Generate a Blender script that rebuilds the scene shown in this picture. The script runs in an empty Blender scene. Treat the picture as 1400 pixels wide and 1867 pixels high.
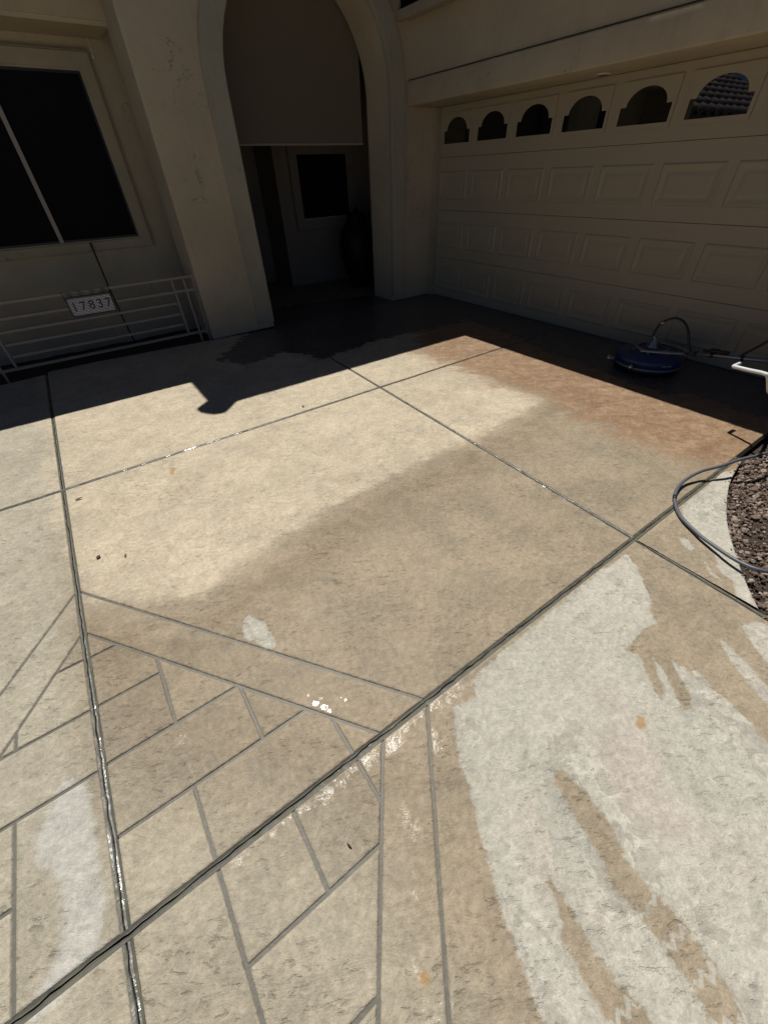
import bpy, bmesh, math, random
import numpy as np
from mathutils import Vector, Matrix
random.seed(7)
K = 1.53                                   # camera height in metres; plan measures below are in camera heights
# ------------------------------------------------------------------ camera
F_PX = 718.3
ROT = np.array([[0.81378657, -0.58026762, -0.03226326],
                [-0.39926851, -0.51788219, -0.75655977],
                [0.42229857, 0.62855988, -0.65312816]])   # rows: right, down, forward
S = bpy.context.scene
cam_data = bpy.data.cameras.new('camera')
cam = bpy.data.objects.new('camera', cam_data)
S.collection.objects.link(cam)
m = Matrix.Identity(4)
for i in range(3):
    m[i][0] = ROT[0][i]; m[i][1] = -ROT[1][i]; m[i][2] = -ROT[2][i]
m[2][3] = K
cam.matrix_world = m
cam_data.sensor_fit = 'VERTICAL'
cam_data.sensor_height = 36.0
cam_data.sensor_width = 36.0
cam_data.lens = F_PX * 36.0 / 1867.0
cam_data.clip_start = 0.02
cam_data.clip_end = 500
S.camera = cam
# ------------------------------------------------------------------ sky, sun, exposure
SUN = np.array([0.0883, 0.4086, 0.9084])
EL = math.asin(SUN[2]); AZ = math.atan2(SUN[0], SUN[1])
w = bpy.data.worlds.new('World'); S.world = w; w.use_nodes = True
nt = w.node_tree
bg = nt.nodes['Background']
sky = nt.nodes.new('ShaderNodeTexSky'); sky.sky_type = 'NISHITA'; sky.sun_disc = False
sky.sun_elevation = EL; sky.sun_rotation = AZ; sky.altitude = 2500; sky.air_density = 0.5; sky.dust_density = 0.1; sky.ozone_density = 2.0
nt.links.new(sky.outputs[0], bg.inputs[0]); bg.inputs[1].default_value = 0.05
sl = bpy.data.lights.new('sun', 'SUN'); sl.energy = 5.0; sl.angle = math.radians(0.5); sl.color = (1.0, 0.958, 0.895)
so = bpy.data.objects.new('sun', sl); S.collection.objects.link(so)
so.rotation_euler = Vector(SUN).to_track_quat('Z', 'Y').to_euler(); so.location = (0, 10, 20)
S.view_settings.view_transform = 'Standard'; S.view_settings.look = 'None'
S.view_settings.gamma = 1.0; S.view_settings.use_curve_mapping = False
S.view_settings.exposure = -0.27
S.cycles.max_bounces = 8

# ------------------------------------------------------------------ helpers
C = S.collection
CEN = np.array([700.0, 933.5])
def ray(px, py): return ROT.T @ np.array([(px - CEN[0]) / F_PX, (py - CEN[1]) / F_PX, 1.0])
def pz(px, py, z=-1.0):                    # photo pixel -> point on a level z (camera heights) in metres
    d = ray(px, py); d = d * (z / d[2]); return Vector((d[0] * K, d[1] * K, (d[2] + 1) * K))
def py_(px, py, Y):
    d = ray(px, py); d = d * (Y / d[1]); return Vector((d[0] * K, d[1] * K, (d[2] + 1) * K))
def P(x, y, z): return Vector((x * K, y * K, (z + 1) * K))
def gpoly(pts, sc=1.0, ox=0, oy=0): return np.array([pz(a / sc + ox, b / sc + oy)[:2] for a, b in pts])

def link(name, me, mat=None, parent=None, smooth=False):
    o = bpy.data.objects.new(name, me); C.objects.link(o)
    if mat and not me.materials: me.materials.append(mat)
    if parent: o.parent = parent
    if smooth:
        me.polygons.foreach_set('use_smooth', [True] * len(me.polygons))
    return o
def tag(o, label=None, cat=None, group=None, kind=None):
    if label: o['label'] = label
    if cat: o['category'] = cat
    if group: o['group'] = group
    if kind: o['kind'] = kind
    return o
def empty(name, label, cat, loc=(0, 0, 0), group=None):
    o = bpy.data.objects.new(name, None); C.objects.link(o); o.empty_display_size = .1
    o.location = loc
    return tag(o, label, cat, group)
def bm_obj(name, bm, mat, parent=None, smooth=False, origin=None):
    me = bpy.data.meshes.new(name)
    bmesh.ops.recalc_face_normals(bm, faces=bm.faces[:])
    if parent is not None and parent.location.length > 0:
        bmesh.ops.translate(bm, verts=bm.verts[:], vec=-parent.location)
    bm.to_mesh(me); bm.free()
    return link(name, me, mat, parent, smooth)
def add_box(bm, a, b):
    x0, y0, z0 = a; x1, y1, z1 = b
    v = [bm.verts.new(p) for p in ((x0,y0,z0),(x1,y0,z0),(x1,y1,z0),(x0,y1,z0),(x0,y0,z1),(x1,y0,z1),(x1,y1,z1),(x0,y1,z1))]
    for f in ((3,2,1,0),(4,5,6,7),(0,1,5,4),(1,2,6,5),(2,3,7,6),(3,0,4,7)): bm.faces.new([v[i] for i in f])
def box(name, a, b, mat, parent=None, bev=0.0, seg=2):
    bm = bmesh.new(); add_box(bm, a, b)
    if bev: bmesh.ops.bevel(bm, geom=bm.edges[:], offset=bev, segments=seg, affect='EDGES', profile=.5)
    return bm_obj(name, bm, mat, parent, smooth=bool(bev and seg > 2))
def prism(name, pts, vec, mat, parent=None, bev=0.0, seg=3):
    """extrude a planar outline along vec"""
    bm = bmesh.new(); vec = Vector(vec)
    a = [bm.verts.new(p) for p in pts]; b = [bm.verts.new(Vector(p) + vec) for p in pts]
    n = len(pts); fa = bm.faces.new(a); bm.faces.new(b[::-1])
    for i in range(n): bm.faces.new((a[i], a[(i+1) % n], b[(i+1) % n], b[i]))
    bmesh.ops.recalc_face_normals(bm, faces=bm.faces[:])
    if bev:
        bmesh.ops.bevel(bm, geom=list(fa.edges), offset=bev, segments=seg, affect='EDGES', profile=.5)
    bmesh.ops.triangulate(bm, faces=[f for f in bm.faces if len(f.verts) > 4])
    return bm_obj(name, bm, mat, parent)
def catmull(pts, n=8):
    pts = [Vector(p) for p in pts]; out = []
    q = [pts[0] * 2 - pts[1]] + pts + [pts[-1] * 2 - pts[-2]]
    for i in range(1, len(q) - 2):
        for k in range(n):
            t = k / n
            out.append(0.5 * ((2*q[i]) + (q[i+1]-q[i-1])*t + (2*q[i-1]-5*q[i]+4*q[i+1]-q[i+2])*t*t + (3*q[i]-q[i-1]-3*q[i+1]+q[i+2])*t**3))
    out.append(pts[-1]); return out
def add_tube(bm, pts, r, n=10, cap=True):
    pts = [Vector(p) for p in pts]; rings = []
    up = Vector((0, 0, 1))
    t0 = (pts[1] - pts[0]).normalized()
    u = t0.cross(up if abs(t0.z) < .9 else Vector((1, 0, 0))).normalized()
    for i, p in enumerate(pts):
        t = (pts[min(i+1, len(pts)-1)] - pts[max(i-1, 0)]).normalized()
        u = (u - t * u.dot(t)).normalized(); v = t.cross(u)
        rr = r[i] if isinstance(r, (list, tuple)) else r
        rings.append([bm.verts.new(p + (u * math.cos(2*math.pi*k/n) + v * math.sin(2*math.pi*k/n)) * rr) for k in range(n)])
    for a, b in zip(rings, rings[1:]):
        for k in range(n): bm.faces.new((a[k], a[(k+1) % n], b[(k+1) % n], b[k]))
    if cap: bm.faces.new(rings[0][::-1]); bm.faces.new(rings[-1])
def tube(name, pts, r, mat, parent=None, n=10):
    bm = bmesh.new(); add_tube(bm, pts, r, n); return bm_obj(name, bm, mat, parent, smooth=True)
def lathe(name, prof, mat, parent=None, at=(0, 0, 0), n=40):
    bm = bmesh.new(); at = Vector(at); rings = []
    for r, z in prof:
        rings.append([bm.verts.new(at + Vector((r*math.cos(2*math.pi*k/n), r*math.sin(2*math.pi*k/n), z))) for k in range(n)])
    for a, b in zip(rings, rings[1:]):
        for k in range(n): bm.faces.new((a[k], a[(k+1) % n], b[(k+1) % n], b[k]))
    bm.faces.new(rings[0][::-1]); bm.faces.new(rings[-1])
    return bm_obj(name, bm, mat, parent, smooth=True)

# numpy value noise
def vnoise(x, y, seed=0):
    xi = np.floor(x).astype(np.int64); yi = np.floor(y).astype(np.int64); xf = x - xi; yf = y - yi
    def h(a, b):
        n = (a * 374761393 + b * 668265263 + seed * 982451653) & 0x7fffffff
        n = ((n ^ (n >> 13)) * 1274126177) & 0x7fffffff
        return ((n ^ (n >> 16)) & 0xffff) / 65535.0
    u = xf*xf*(3-2*xf); v = yf*yf*(3-2*yf)
    return (h(xi,yi)*(1-u)+h(xi+1,yi)*u)*(1-v)+(h(xi,yi+1)*(1-u)+h(xi+1,yi+1)*u)*v
def fbm(x, y, o=4, seed=0):
    s = 0; a = 1; t = 0
    for i in range(o):
        s = s + a * vnoise(x * 2**i, y * 2**i, seed + i); t += a; a *= .5
    return s / t
def sdf(poly, Q):                           # signed distance, positive inside
    n = len(poly); d = np.full(len(Q), 1e9); ins = np.zeros(len(Q), bool)
    for i in range(n):
        a = poly[i]; b = poly[(i+1) % n]; e = b - a; wv = Q - a
        t = np.clip((wv @ e) / (e @ e + 1e-12), 0, 1)
        d = np.minimum(d, np.hypot(*(wv - t[:, None] * e).T))
        c = ((a[1] > Q[:, 1]) != (b[1] > Q[:, 1])) & (Q[:, 0] < (b[0]-a[0]) * (Q[:, 1]-a[1]) / (b[1]-a[1] + 1e-12) + a[0])
        ins ^= c
    return np.where(ins, d, -d)
def pdist(line, Q):
    d = np.full(len(Q), 1e9)
    for a, b in zip(line, line[1:]):
        e = b - a; wv = Q - a; t = np.clip((wv @ e) / (e @ e + 1e-12), 0, 1)
        d = np.minimum(d, np.hypot(*(wv - t[:, None] * e).T))
    return d

# ------------------------------------------------------------------ materials
class NT:
    def __init__(s, name):
        s.m = bpy.data.materials.new(name); s.m.use_nodes = True; s.t = s.m.node_tree
        s.b = s.t.nodes['Principled BSDF']
        s.geo = s.t.nodes.new('ShaderNodeNewGeometry')
    def put(s, sock, v):
        if isinstance(v, bpy.types.NodeSocket): s.t.links.new(v, sock)
        elif isinstance(v, (tuple, list)) and len(v) == 3 and sock.type == 'RGBA': sock.default_value = (*v, 1)
        else: sock.default_value = v
    def math(s, op, a, b=0.0, c=None, clamp=False):
        n = s.t.nodes.new('ShaderNodeMath'); n.operation = op; n.use_clamp = clamp
        s.put(n.inputs[0], a); s.put(n.inputs[1], b)
        if c is not None: s.put(n.inputs[2], c)
        return n.outputs[0]
    def noise(s, scale, detail=4, rough=.55, dist=0.0, vec=None, out=0):
        n = s.t.nodes.new('ShaderNodeTexNoise'); n.inputs['Scale'].default_value = scale
        n.inputs['Detail'].default_value = detail; n.inputs['Roughness'].default_value = rough
        n.inputs['Distortion'].default_value = dist
        s.t.links.new(vec or s.geo.outputs['Position'], n.inputs['Vector']); return n.outputs[out]
    def voro(s, scale, feature='F1', vec=None, out=0, rnd=1.0):
        n = s.t.nodes.new('ShaderNodeTexVoronoi'); n.feature = feature; n.inputs['Scale'].default_value = scale
        n.inputs['Randomness'].default_value = rnd
        s.t.links.new(vec or s.geo.outputs['Position'], n.inputs['Vector']); return n.outputs[out]
    def stretch(s, sc, rot=0.0):
        n = s.t.nodes.new('ShaderNodeMapping'); n.inputs['Scale'].default_value = sc; n.inputs['Rotation'].default_value = (0, 0, rot)
        s.t.links.new(s.geo.outputs['Position'], n.inputs['Vector']); return n.outputs[0]
    def aniso(s, ang, sc):                   # rotate, then scale
        a = s.t.nodes.new('ShaderNodeMapping'); a.inputs['Rotation'].default_value = (0, 0, ang)
        b = s.t.nodes.new('ShaderNodeMapping'); b.inputs['Scale'].default_value = sc
        s.t.links.new(s.geo.outputs['Position'], a.inputs['Vector']); s.t.links.new(a.outputs[0], b.inputs['Vector']); return b.outputs[0]
    def warp(s, amt, scale, base=None):
        nz = s.noise(scale, 3, out=1)
        v = s.t.nodes.new('ShaderNodeVectorMath'); v.operation = 'MULTIPLY_ADD'
        s.t.links.new(nz, v.inputs[0]); v.inputs[1].default_value = (amt, amt, amt)
        s.t.links.new(base or s.geo.outputs['Position'], v.inputs[2]); return v.outputs[0]
    def step(s, v, lo, hi, a=0.0, b=1.0):
        n = s.t.nodes.new('ShaderNodeMapRange'); n.interpolation_type = 'SMOOTHSTEP'
        s.put(n.inputs[0], v)
        for i, q in enumerate((lo, hi, a, b)): n.inputs[i+1].default_value = q
        return n.outputs[0]
    def mix(s, f, a, b, mode='MIX'):
        n = s.t.nodes.new('ShaderNodeMix'); n.data_type = 'RGBA'; n.blend_type = mode
        s.put(n.inputs[0], f); s.put(n.inputs[6], a); s.put(n.inputs[7], b); return n.outputs[2]
    def lerp(s, f, a, b):
        n = s.t.nodes.new('ShaderNodeMix'); n.data_type = 'FLOAT'
        s.put(n.inputs[0], f); s.put(n.inputs[2], a); s.put(n.inputs[3], b); return n.outputs[0]
    def attr(s, name):
        n = s.t.nodes.new('ShaderNodeAttribute'); n.attribute_name = name; return n.outputs['Fac']
    def gain(s, col, f):                     # multiply colour by scalar socket
        n = s.t.nodes.new('ShaderNodeVectorMath'); n.operation = 'SCALE'
        s.put(n.inputs[0], col); s.put(n.inputs['Scale'], f); return n.outputs[0]
    def bump(s, h, strength=.5, dist=.01, prev=None):
        n = s.t.nodes.new('ShaderNodeBump'); n.inputs['Strength'].default_value = strength; n.inputs['Distance'].default_value = dist
        s.t.links.new(h, n.inputs['Height'])
        if prev: s.t.links.new(prev, n.inputs['Normal'])
        return n.outputs[0]
    def out(s, col=None, rough=None, normal=None, spec=None, metal=None, ior=None):
        for nm, v in (('Base Color', col), ('Roughness', rough), ('Normal', normal), ('Specular IOR Level', spec), ('Metallic', metal), ('IOR', ior)):
            if v is not None: s.put(s.b.inputs[nm], v)
        return s.m

def stucco(name, col, bumpy=.5, var=.10):
    t = NT(name); c = (*col, 1)
    big = t.noise(1.3, 4); mid = t.noise(14, 4); fine = t.noise(120, 5, .7)
    g = t.math('ADD', t.step(big, .3, .7, 1 - var, 1 + var * .6), t.math('MULTIPLY', t.math('SUBTRACT', mid, .5), .14))
    cr = t.math('ABSOLUTE', t.math('SUBTRACT', t.noise(2.3, 5, .6, .6), .5))
    crack = t.math('MULTIPLY', t.step(cr, 0, .006, 1, 0), t.step(t.noise(1.7, 2), .56, .64))
    g = t.math('MULTIPLY', g, t.lerp(crack, 1.0, .55))
    drip = t.step(t.noise(3, 4, vec=t.stretch((6, 6, .5))), .55, .8)
    g = t.math('MULTIPLY', g, t.lerp(drip, 1.0, .9))
    g = t.math('MULTIPLY', g, t.math('MULTIPLY_ADD', fine, .35, .825))
    n = t.bump(mid, bumpy * .6, .012); n = t.bump(fine, bumpy, .004, n)
    return t.out(t.gain(col, g), .92, n, .2)
def plain(name, col, rough=.5, metal=0, spec=.5, var=.12, sc=20, bmp=.1):
    t = NT(name); n = t.noise(sc, 5, .6)
    g = t.math('MULTIPLY_ADD', n, var * 2, 1 - var)
    return t.out(t.gain(col, g), t.math('MULTIPLY_ADD', t.noise(sc * 2.3, 3), .16, rough - .08), t.bump(n, bmp, .003), spec, metal)

M = {}
M['stucco'] = stucco('stucco_tan', (.53, .452, .318))
M['band'] = stucco('stucco_band', (.42, .385, .29), .35)
M['trim'] = stucco('stucco_trim', (.42, .36, .255), .3)
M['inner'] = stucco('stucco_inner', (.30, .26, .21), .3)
M['door'] = plain('garage_paint', (.425, .37, .262), .5, var=.06, sc=3, bmp=.02)
M['frame_l'] = plain('window_frame', (.36, .33, .29), .5, var=.05)
M['screen'] = plain('black_screen', (.006, .006, .008), .75, spec=.15)
M['fascia'] = plain('fascia_paint', (.42, .35, .265), .6, sc=8)
M['dark'] = plain('dark_void', (.012, .011, .010), .9, spec=.1)
M['shade'] = plain('shade_fabric', (.19, .155, .112), .9, spec=.1, var=.06, sc=300, bmp=.3)
M['hem'] = plain('hem_bar', (.33, .28, .22), .6)
M['pot'] = plain('dark_pot_glaze', (.014, .009, .008), .55, spec=.3)
M['wood'] = plain('dark_wood', (.05, .032, .024), .5, sc=8)
M['iron'] = plain('railing_paint', (.34, .285, .245), .55, sc=30)
M['black'] = plain('black_rubber', (.012, .012, .013), .45)
M['blackm'] = plain('black_metal', (.02, .02, .021), .4, sc=40)
M['chrome'] = plain('steel', (.55, .55, .55), .3, 1.0, sc=60)
M['alu'] = plain('dull_aluminium', (.32, .335, .36), .42, .8, sc=50)
M['white'] = plain('white_grip', (.72, .73, .74), .35, sc=40)
M['lightw'] = plain('light_trim_white', (.75, .73, .68), .4)
M['blue'] = plain('blue_plastic', (.012, .038, .125), .35, sc=25, var=.15)
M['decal'] = plain('decal', (.5, .55, .6), .5)
M['hose'] = plain('grey_hose', (.115, .125, .145), .42, sc=70, var=.18)
M['leaf'] = plain('dry_leaf', (.075, .05, .03), .8)
M['soil'] = plain('soil', (.05, .036, .027), .95, sc=14, var=.4, bmp=.8)
t = NT('glass_dark'); M['glass'] = t.out((.003, .003, .004), .0, None, .5, ior=1.85)

# concrete with wet and dry areas (areas are vertex attributes: distances to the outlines of the puddles, stains and painted shade)
def concrete():
    t = NT('stamped_concrete')
    n0 = t.noise(.9, 3); n1 = t.noise(3.2, 6, .62, .4); n2 = t.noise(11, 6, .65, .6); n3 = t.noise(55, 5, .7); n4 = t.noise(240, 3, .7)
    na = t.noise(7, 6, .68, .8, t.aniso(.6, (.55, 1.3, 1)))
    dry = t.attr('dry'); light = t.attr('light'); warm = t.attr('warm'); grey = t.attr('grey'); film = t.attr('film'); stain = t.attr('stain'); ton = t.attr('tone')
    c0 = lambda n: t.math('SUBTRACT', n, .5)
    edge_n = t.math('ADD', t.math('MULTIPLY', c0(n2), .045), t.math('MULTIPLY', c0(n3), .014))
    fd = t.math('ADD', dry, edge_n)
    dm = t.step(fd, -.006, .007)
    dm = t.math('MAXIMUM', dm, t.step(t.attr('tread'), .0055, .0105, .9, 0))
    damp = t.step(fd, .0, .055, .92, 1.0)                             # drying rim
    lm = t.step(t.math('ADD', light, t.math('ADD', t.math('MULTIPLY', c0(na), .13), t.math('MULTIPLY', c0(n2), .06))), -.055, .065)
    wm = t.step(t.math('ADD', warm, t.math('ADD', t.math('MULTIPLY', c0(na), .95), t.math('MULTIPLY', c0(n2), .45))), -.20, .10)
    gm = t.math('MAXIMUM', t.step(t.math('ADD', grey, t.math('MULTIPLY', c0(n1), .3)), -.1, .15), t.step(t.math('ADD', t.attr('near'), t.math('MULTIPLY', c0(n1), .35)), -.18, .25, 0, .72))
    wetc = t.mix(t.step(n1, .36, .66), (.395, .324, .226), (.320, .266, .190))
    wetc = t.mix(t.step(na, .50, .72, 0, .7), wetc, (.44, .369, .266))
    wetc = t.mix(t.step(n2, .52, .70, 0, .5), wetc, (.28, .226, .158))
    lightc = t.mix(t.step(n1, .36, .64), (.60, .515, .372), (.52, .446, .328))
    lightc = t.mix(t.step(na, .5, .7, 0, .5), lightc, (.63, .555, .425))
    greyc = t.mix(t.step(n1, .36, .64), (.485, .443, .345), (.42, .380, .290))
    warmc = t.mix(t.step(na, .36, .66), (.285, .176, .102), (.36, .245, .152))
    warmc = t.mix(t.step(n2, .5, .72, 0, .5), warmc, (.44, .34, .23))
    dryc = t.mix(t.step(n2, .35, .68), (.57, .545, .458), (.505, .482, .405))
    dryc = t.mix(t.step(n1, .48, .70, 0, .6), dryc, (.525, .468, .392))
    wetc = t.mix(t.math('MULTIPLY', t.math('MULTIPLY', t.step(light, -.05, -.16), t.step(light, -.55, -.15)), t.step(na, .35, .60, 0, .75)), wetc, (.265, .205, .130))
    c = t.mix(lm, wetc, lightc); c = t.mix(gm, c, greyc); c = t.mix(wm, c, warmc)
    sk = t.step(t.math('ADD', t.attr('soak_shade'), t.math('ADD', t.math('MULTIPLY', c0(na), .5), t.math('MULTIPLY', c0(n2), .2))), -.02, .05)
    c = t.mix(sk, c, (.135, .120, .108))  # soaked concrete, with the house shade painted into its dark colour
    # scaly mineral blooms inside the dry area
    wv = t.warp(.05, 9)
    bl = t.noise(13, 3, .5, .7, wv)
    bloom = t.math('MULTIPLY', t.step(t.math('ABSOLUTE', c0(bl)), .0, .03, 1, 0), t.step(t.noise(2.1, 3), .47, .62))
    dryc = t.mix(t.math('MULTIPLY', bloom, .55), dryc, (.66, .635, .55))
    dryc = t.mix(t.math('MULTIPLY', t.step(bl, .50, .56), t.step(t.noise(2.1, 3), .47, .62, 0, .5)), dryc, (.36, .335, .285))
    dryc = t.mix(t.step(t.noise(1.7, 4, .6, .5), .52, .70, 0, .5), dryc, (.50, .435, .385))
    dryc = t.mix(t.step(t.noise(2.6, 4, .6, .5), .55, .72, 0, .6), dryc, (.43, .425, .365))
    c = t.mix(dm, c, t.gain(dryc, damp))
    c = t.mix(t.step(t.math('ADD', t.attr('pale'), t.math('MULTIPLY', c0(n2), .07)), -.012, .03, 0, .8), c, (.60, .585, .525))
    c = t.mix(t.math('MULTIPLY', t.step(t.math('ADD', stain, edge_n), -.004, .012), .75), c, (.40, .235, .085))
    # tone, mottling, freckles
    g = t.math('MULTIPLY', t.step(n0, .3, .7, .94, 1.06), t.step(n3, .25, .75, .83, 1.13))
    g = t.math('MULTIPLY', g, t.math('MULTIPLY_ADD', n4, .6, .7))
    g = t.math('MULTIPLY', g, t.step(n2, .3, .7, .90, 1.08)); g = t.math('MULTIPLY', g, ton)
    # short slate dents, lying mostly one way
    f1 = t.noise(44, 5, .66, .25, t.aniso(.55, (.40, 1.2, 1)))
    f2 = t.noise(62, 4, .62, .2, t.aniso(.35, (.5, 1.15, 1)))
    m1 = t.step(t.noise(2.6, 5, .65), .42, .60)
    d1 = t.math('MULTIPLY', t.step(f1, .57, .66), m1); d2 = t.math('MULTIPLY', t.step(f2, .60, .70), t.step(t.noise(4.7, 4, .6), .46, .60))
    cz = t.math('MAXIMUM', d1, t.math('MULTIPLY', d2, .9))
    g = t.math('MULTIPLY', g, t.lerp(cz, 1.0, t.lerp(dm, .80, .94)))  # shade inside the dents painted into the colour
    n5 = t.noise(27, 6, .72, .5)
    g = t.math('MULTIPLY', g, t.step(n5, .28, .72, .88, 1.10))
    fr = t.math('MULTIPLY', t.step(t.voro(38, 'F1'), .05, .10, 1, 0), t.step(t.noise(19, 2), .60, .66))
    g = t.math('MULTIPLY', g, t.lerp(fr, 1.0, .62))
    h = t.math('ADD', t.math('MULTIPLY', na, 1.0), t.math('MULTIPLY', n3, .16))
    h = t.math('ADD', h, t.math('MULTIPLY', n2, .45))
    h = t.math('ADD', h, t.math('MULTIPLY', t.math('MULTIPLY', n5, m1), .45))
    h = t.math('SUBTRACT', h, t.math('MULTIPLY', cz, .20))
    nb = t.bump(h, .85, .011); nb = t.bump(n4, .3, .0018, nb)
    fm = t.step(t.math('ADD', film, t.math('ADD', t.math('MULTIPLY', c0(n2), .16), t.math('MULTIPLY', c0(n3), .06))), -.004, .014)
    still = t.step(t.math('ADD', t.attr('still'), t.math('MULTIPLY', c0(n3), .02)), -.002, .004)
    vm = t.t.nodes.new('ShaderNodeMix'); vm.data_type = 'VECTOR'
    t.put(vm.inputs[0], t.math('MAXIMUM', t.math('MULTIPLY', still, .92), t.math('MULTIPLY', fm, .35))); t.put(vm.inputs[4], nb); t.put(vm.inputs[5], t.geo.outputs['Normal']); nb = vm.outputs[1]
    rough = t.lerp(dm, t.math('MULTIPLY_ADD', n2, .25, .50), .88)
    rough = t.lerp(sk, rough, .2); rough = t.lerp(fm, rough, .20); rough = t.lerp(still, rough, .05)
    spec = t.lerp(dm, .24, .2); spec = t.lerp(fm, spec, .42); spec = t.lerp(still, spec, .5)
    return t.out(t.gain(c, g), rough, nb, spec)
M['conc'] = concrete()
t = NT('grout'); n = t.noise(30, 5, .7)
M['grout'] = t.out(t.gain((.140, .134, .112), t.math('MULTIPLY_ADD', n, .6, .7)), .5, t.bump(n, .5, .004), .4)
t = NT('joint_sealant'); n = t.noise(12, 5, .7); nn = t.noise(60, 4)
M['seal'] = t.out(t.mix(t.step(n, .4, .65), (.10, .098, .080), (.17, .165, .13)), t.step(n, .46, .60, .5, .13), t.bump(nn, .3, .004), .5)
t = NT('joint_gap'); M['gap'] = t.out((.018, .017, .014), .25, t.bump(t.noise(40, 3), .5, .004), .5)
t = NT('pebble_mix'); rnd = t.attr('shade')
pc = t.mix(t.step(rnd, .0, .5), (.085, .060, .048), (.21, .150, .115)); pc = t.mix(t.step(rnd, .6, 1.0), pc, (.42, .35, .285))
M['pebble'] = t.out(t.gain(pc, t.math('MULTIPLY_ADD', t.noise(160, 3), .8, .6)), .75, t.bump(t.noise(200, 3), .5, .003), .3)
t = NT('earth'); n = t.noise(3, 6, .7); v = t.voro(70)
M['earth'] = t.out(t.gain(t.mix(t.step(n, .4, .6), (.055, .038, .03), (.10, .068, .05)), t.math('MULTIPLY_ADD', v, .8, .6)), .9, t.bump(v, .8, .015), .2)
t = NT('roof_tile'); n = t.noise(6, 5, .6)
M['tile'] = t.out(t.mix(t.step(n, .35, .65), (.50, .43, .40), (.36, .31, .295)), .85, t.bump(t.noise(50, 4), .5, .006), .2)
t = NT('roof_underlay'); M['roof'] = t.out(t.gain((.16, .13, .115), t.math('MULTIPLY_ADD', t.noise(3, 4), .6, .7)), .9)
t = NT('talavera'); a = t.voro(70, 'F1', rnd=0.0)
M['tala'] = t.out(t.mix(t.step(a, .42, .50), (.86, .86, .88), (.02, .025, .09)), .25, None, .5)
M['digit'] = plain('digit_paint', (.008, .009, .03), .3)
M['tilewhite'] = plain('digit_ground', (.72, .72, .74), .3)

# ------------------------------------------------------------------ ground
box('ground', (-60, -60, -.30), (60, 60, -.075), M['earth'])['kind'] = 'structure'

# outlines of dry, light, warm and stained areas, from the photograph, laid on the ground plane
D = []
c8 = lambda p: gpoly(p, 1.75, 600, 950)
c9 = lambda p: gpoly(p, 2.8, 900, 1350)
c6 = lambda p: gpoly(p, 4.788, 1150, 760)
D.append(c8([(945,105),(985,150),(1012,220),(1028,262),(1018,285),(1042,322),(1000,352),(965,382),(935,415),(985,425),(1008,470),(1035,540),(1060,572),(1068,535),(1045,480),(1030,432),(1060,470),(1090,520),(1118,585),(1140,610),(1155,600),(1142,545),(1120,500),(1092,445),(1130,470),(1162,497),(1150,460),(1185,490),(1225,540),(1270,570),(1320,620),(1360,670),(1400,712),(1600,1000),(1700,1605),(1400,1700),(740,1750),(690,1605),(650,1500),(600,1380),(550,1230),(522,1130),(480,1000),(460,900),(430,800),(400,700),(393,640),(398,590),(430,578),(470,560),(455,505),(500,462),(560,410),(700,292),(850,170)]))
D.append(c8([(1240,368),(1252,400),(1285,455),(1340,525),(1400,590),(1470,640),(1430,570),(1370,500),(1320,440),(1262,385)]))
D.append(c8([(1312,335),(1360,318),(1395,330),(1470,420),(1440,480),(1380,440)]))
D.append(c6([(440,780),(500,735),(560,690),(680,590),(800,480),(930,450),(960,330),(1010,300),(900,560),(870,700),(890,900),(950,1100),(1030,1350),(1130,1600),(1200,1790),(1160,1760),(1040,1655),(900,1558),(908,1490),(870,1420),(800,1370),(760,1320),(735,1220),(690,1140),(620,1085),(560,1040),(490,960)]))
D.append(c6([(430,1065),(480,1065),(520,1100),(555,1155),(535,1172),(450,1130)]))
D.append(c6([(645,1265),(672,1310),(720,1365),(775,1400),(825,1455),(760,1420),(690,1392),(672,1345)]))
D.append(gpoly([(960,328),(985,345),(1000,345),(1040,365),(1048,398),(1068,412),(1082,440),(1080,480),(1060,492),(1000,468),(930,440),(918,400),(930,350)], 2.692, 100, 1000))
TRACKS = [(c9([(352,205),(440,325),(520,440),(590,555),(660,690),(750,800),(860,925),(960,1060),(1060,1190),(1130,1310),(1190,1440),(1260,1600),(1330,1760)]), (.022, .036, .040, .040, .040, .036, .042, .043, .042, .042, .042, .042, .042), .46),
          (c9([(290,728),(335,800),(375,900),(405,990),(450,1090),(505,1190),(570,1290),(630,1380),(690,1480),(760,1600),(840,1760)]), (.004, .009, .014, .026, .030, .038, .044, .046, .046, .046, .046), .40)]
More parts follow.
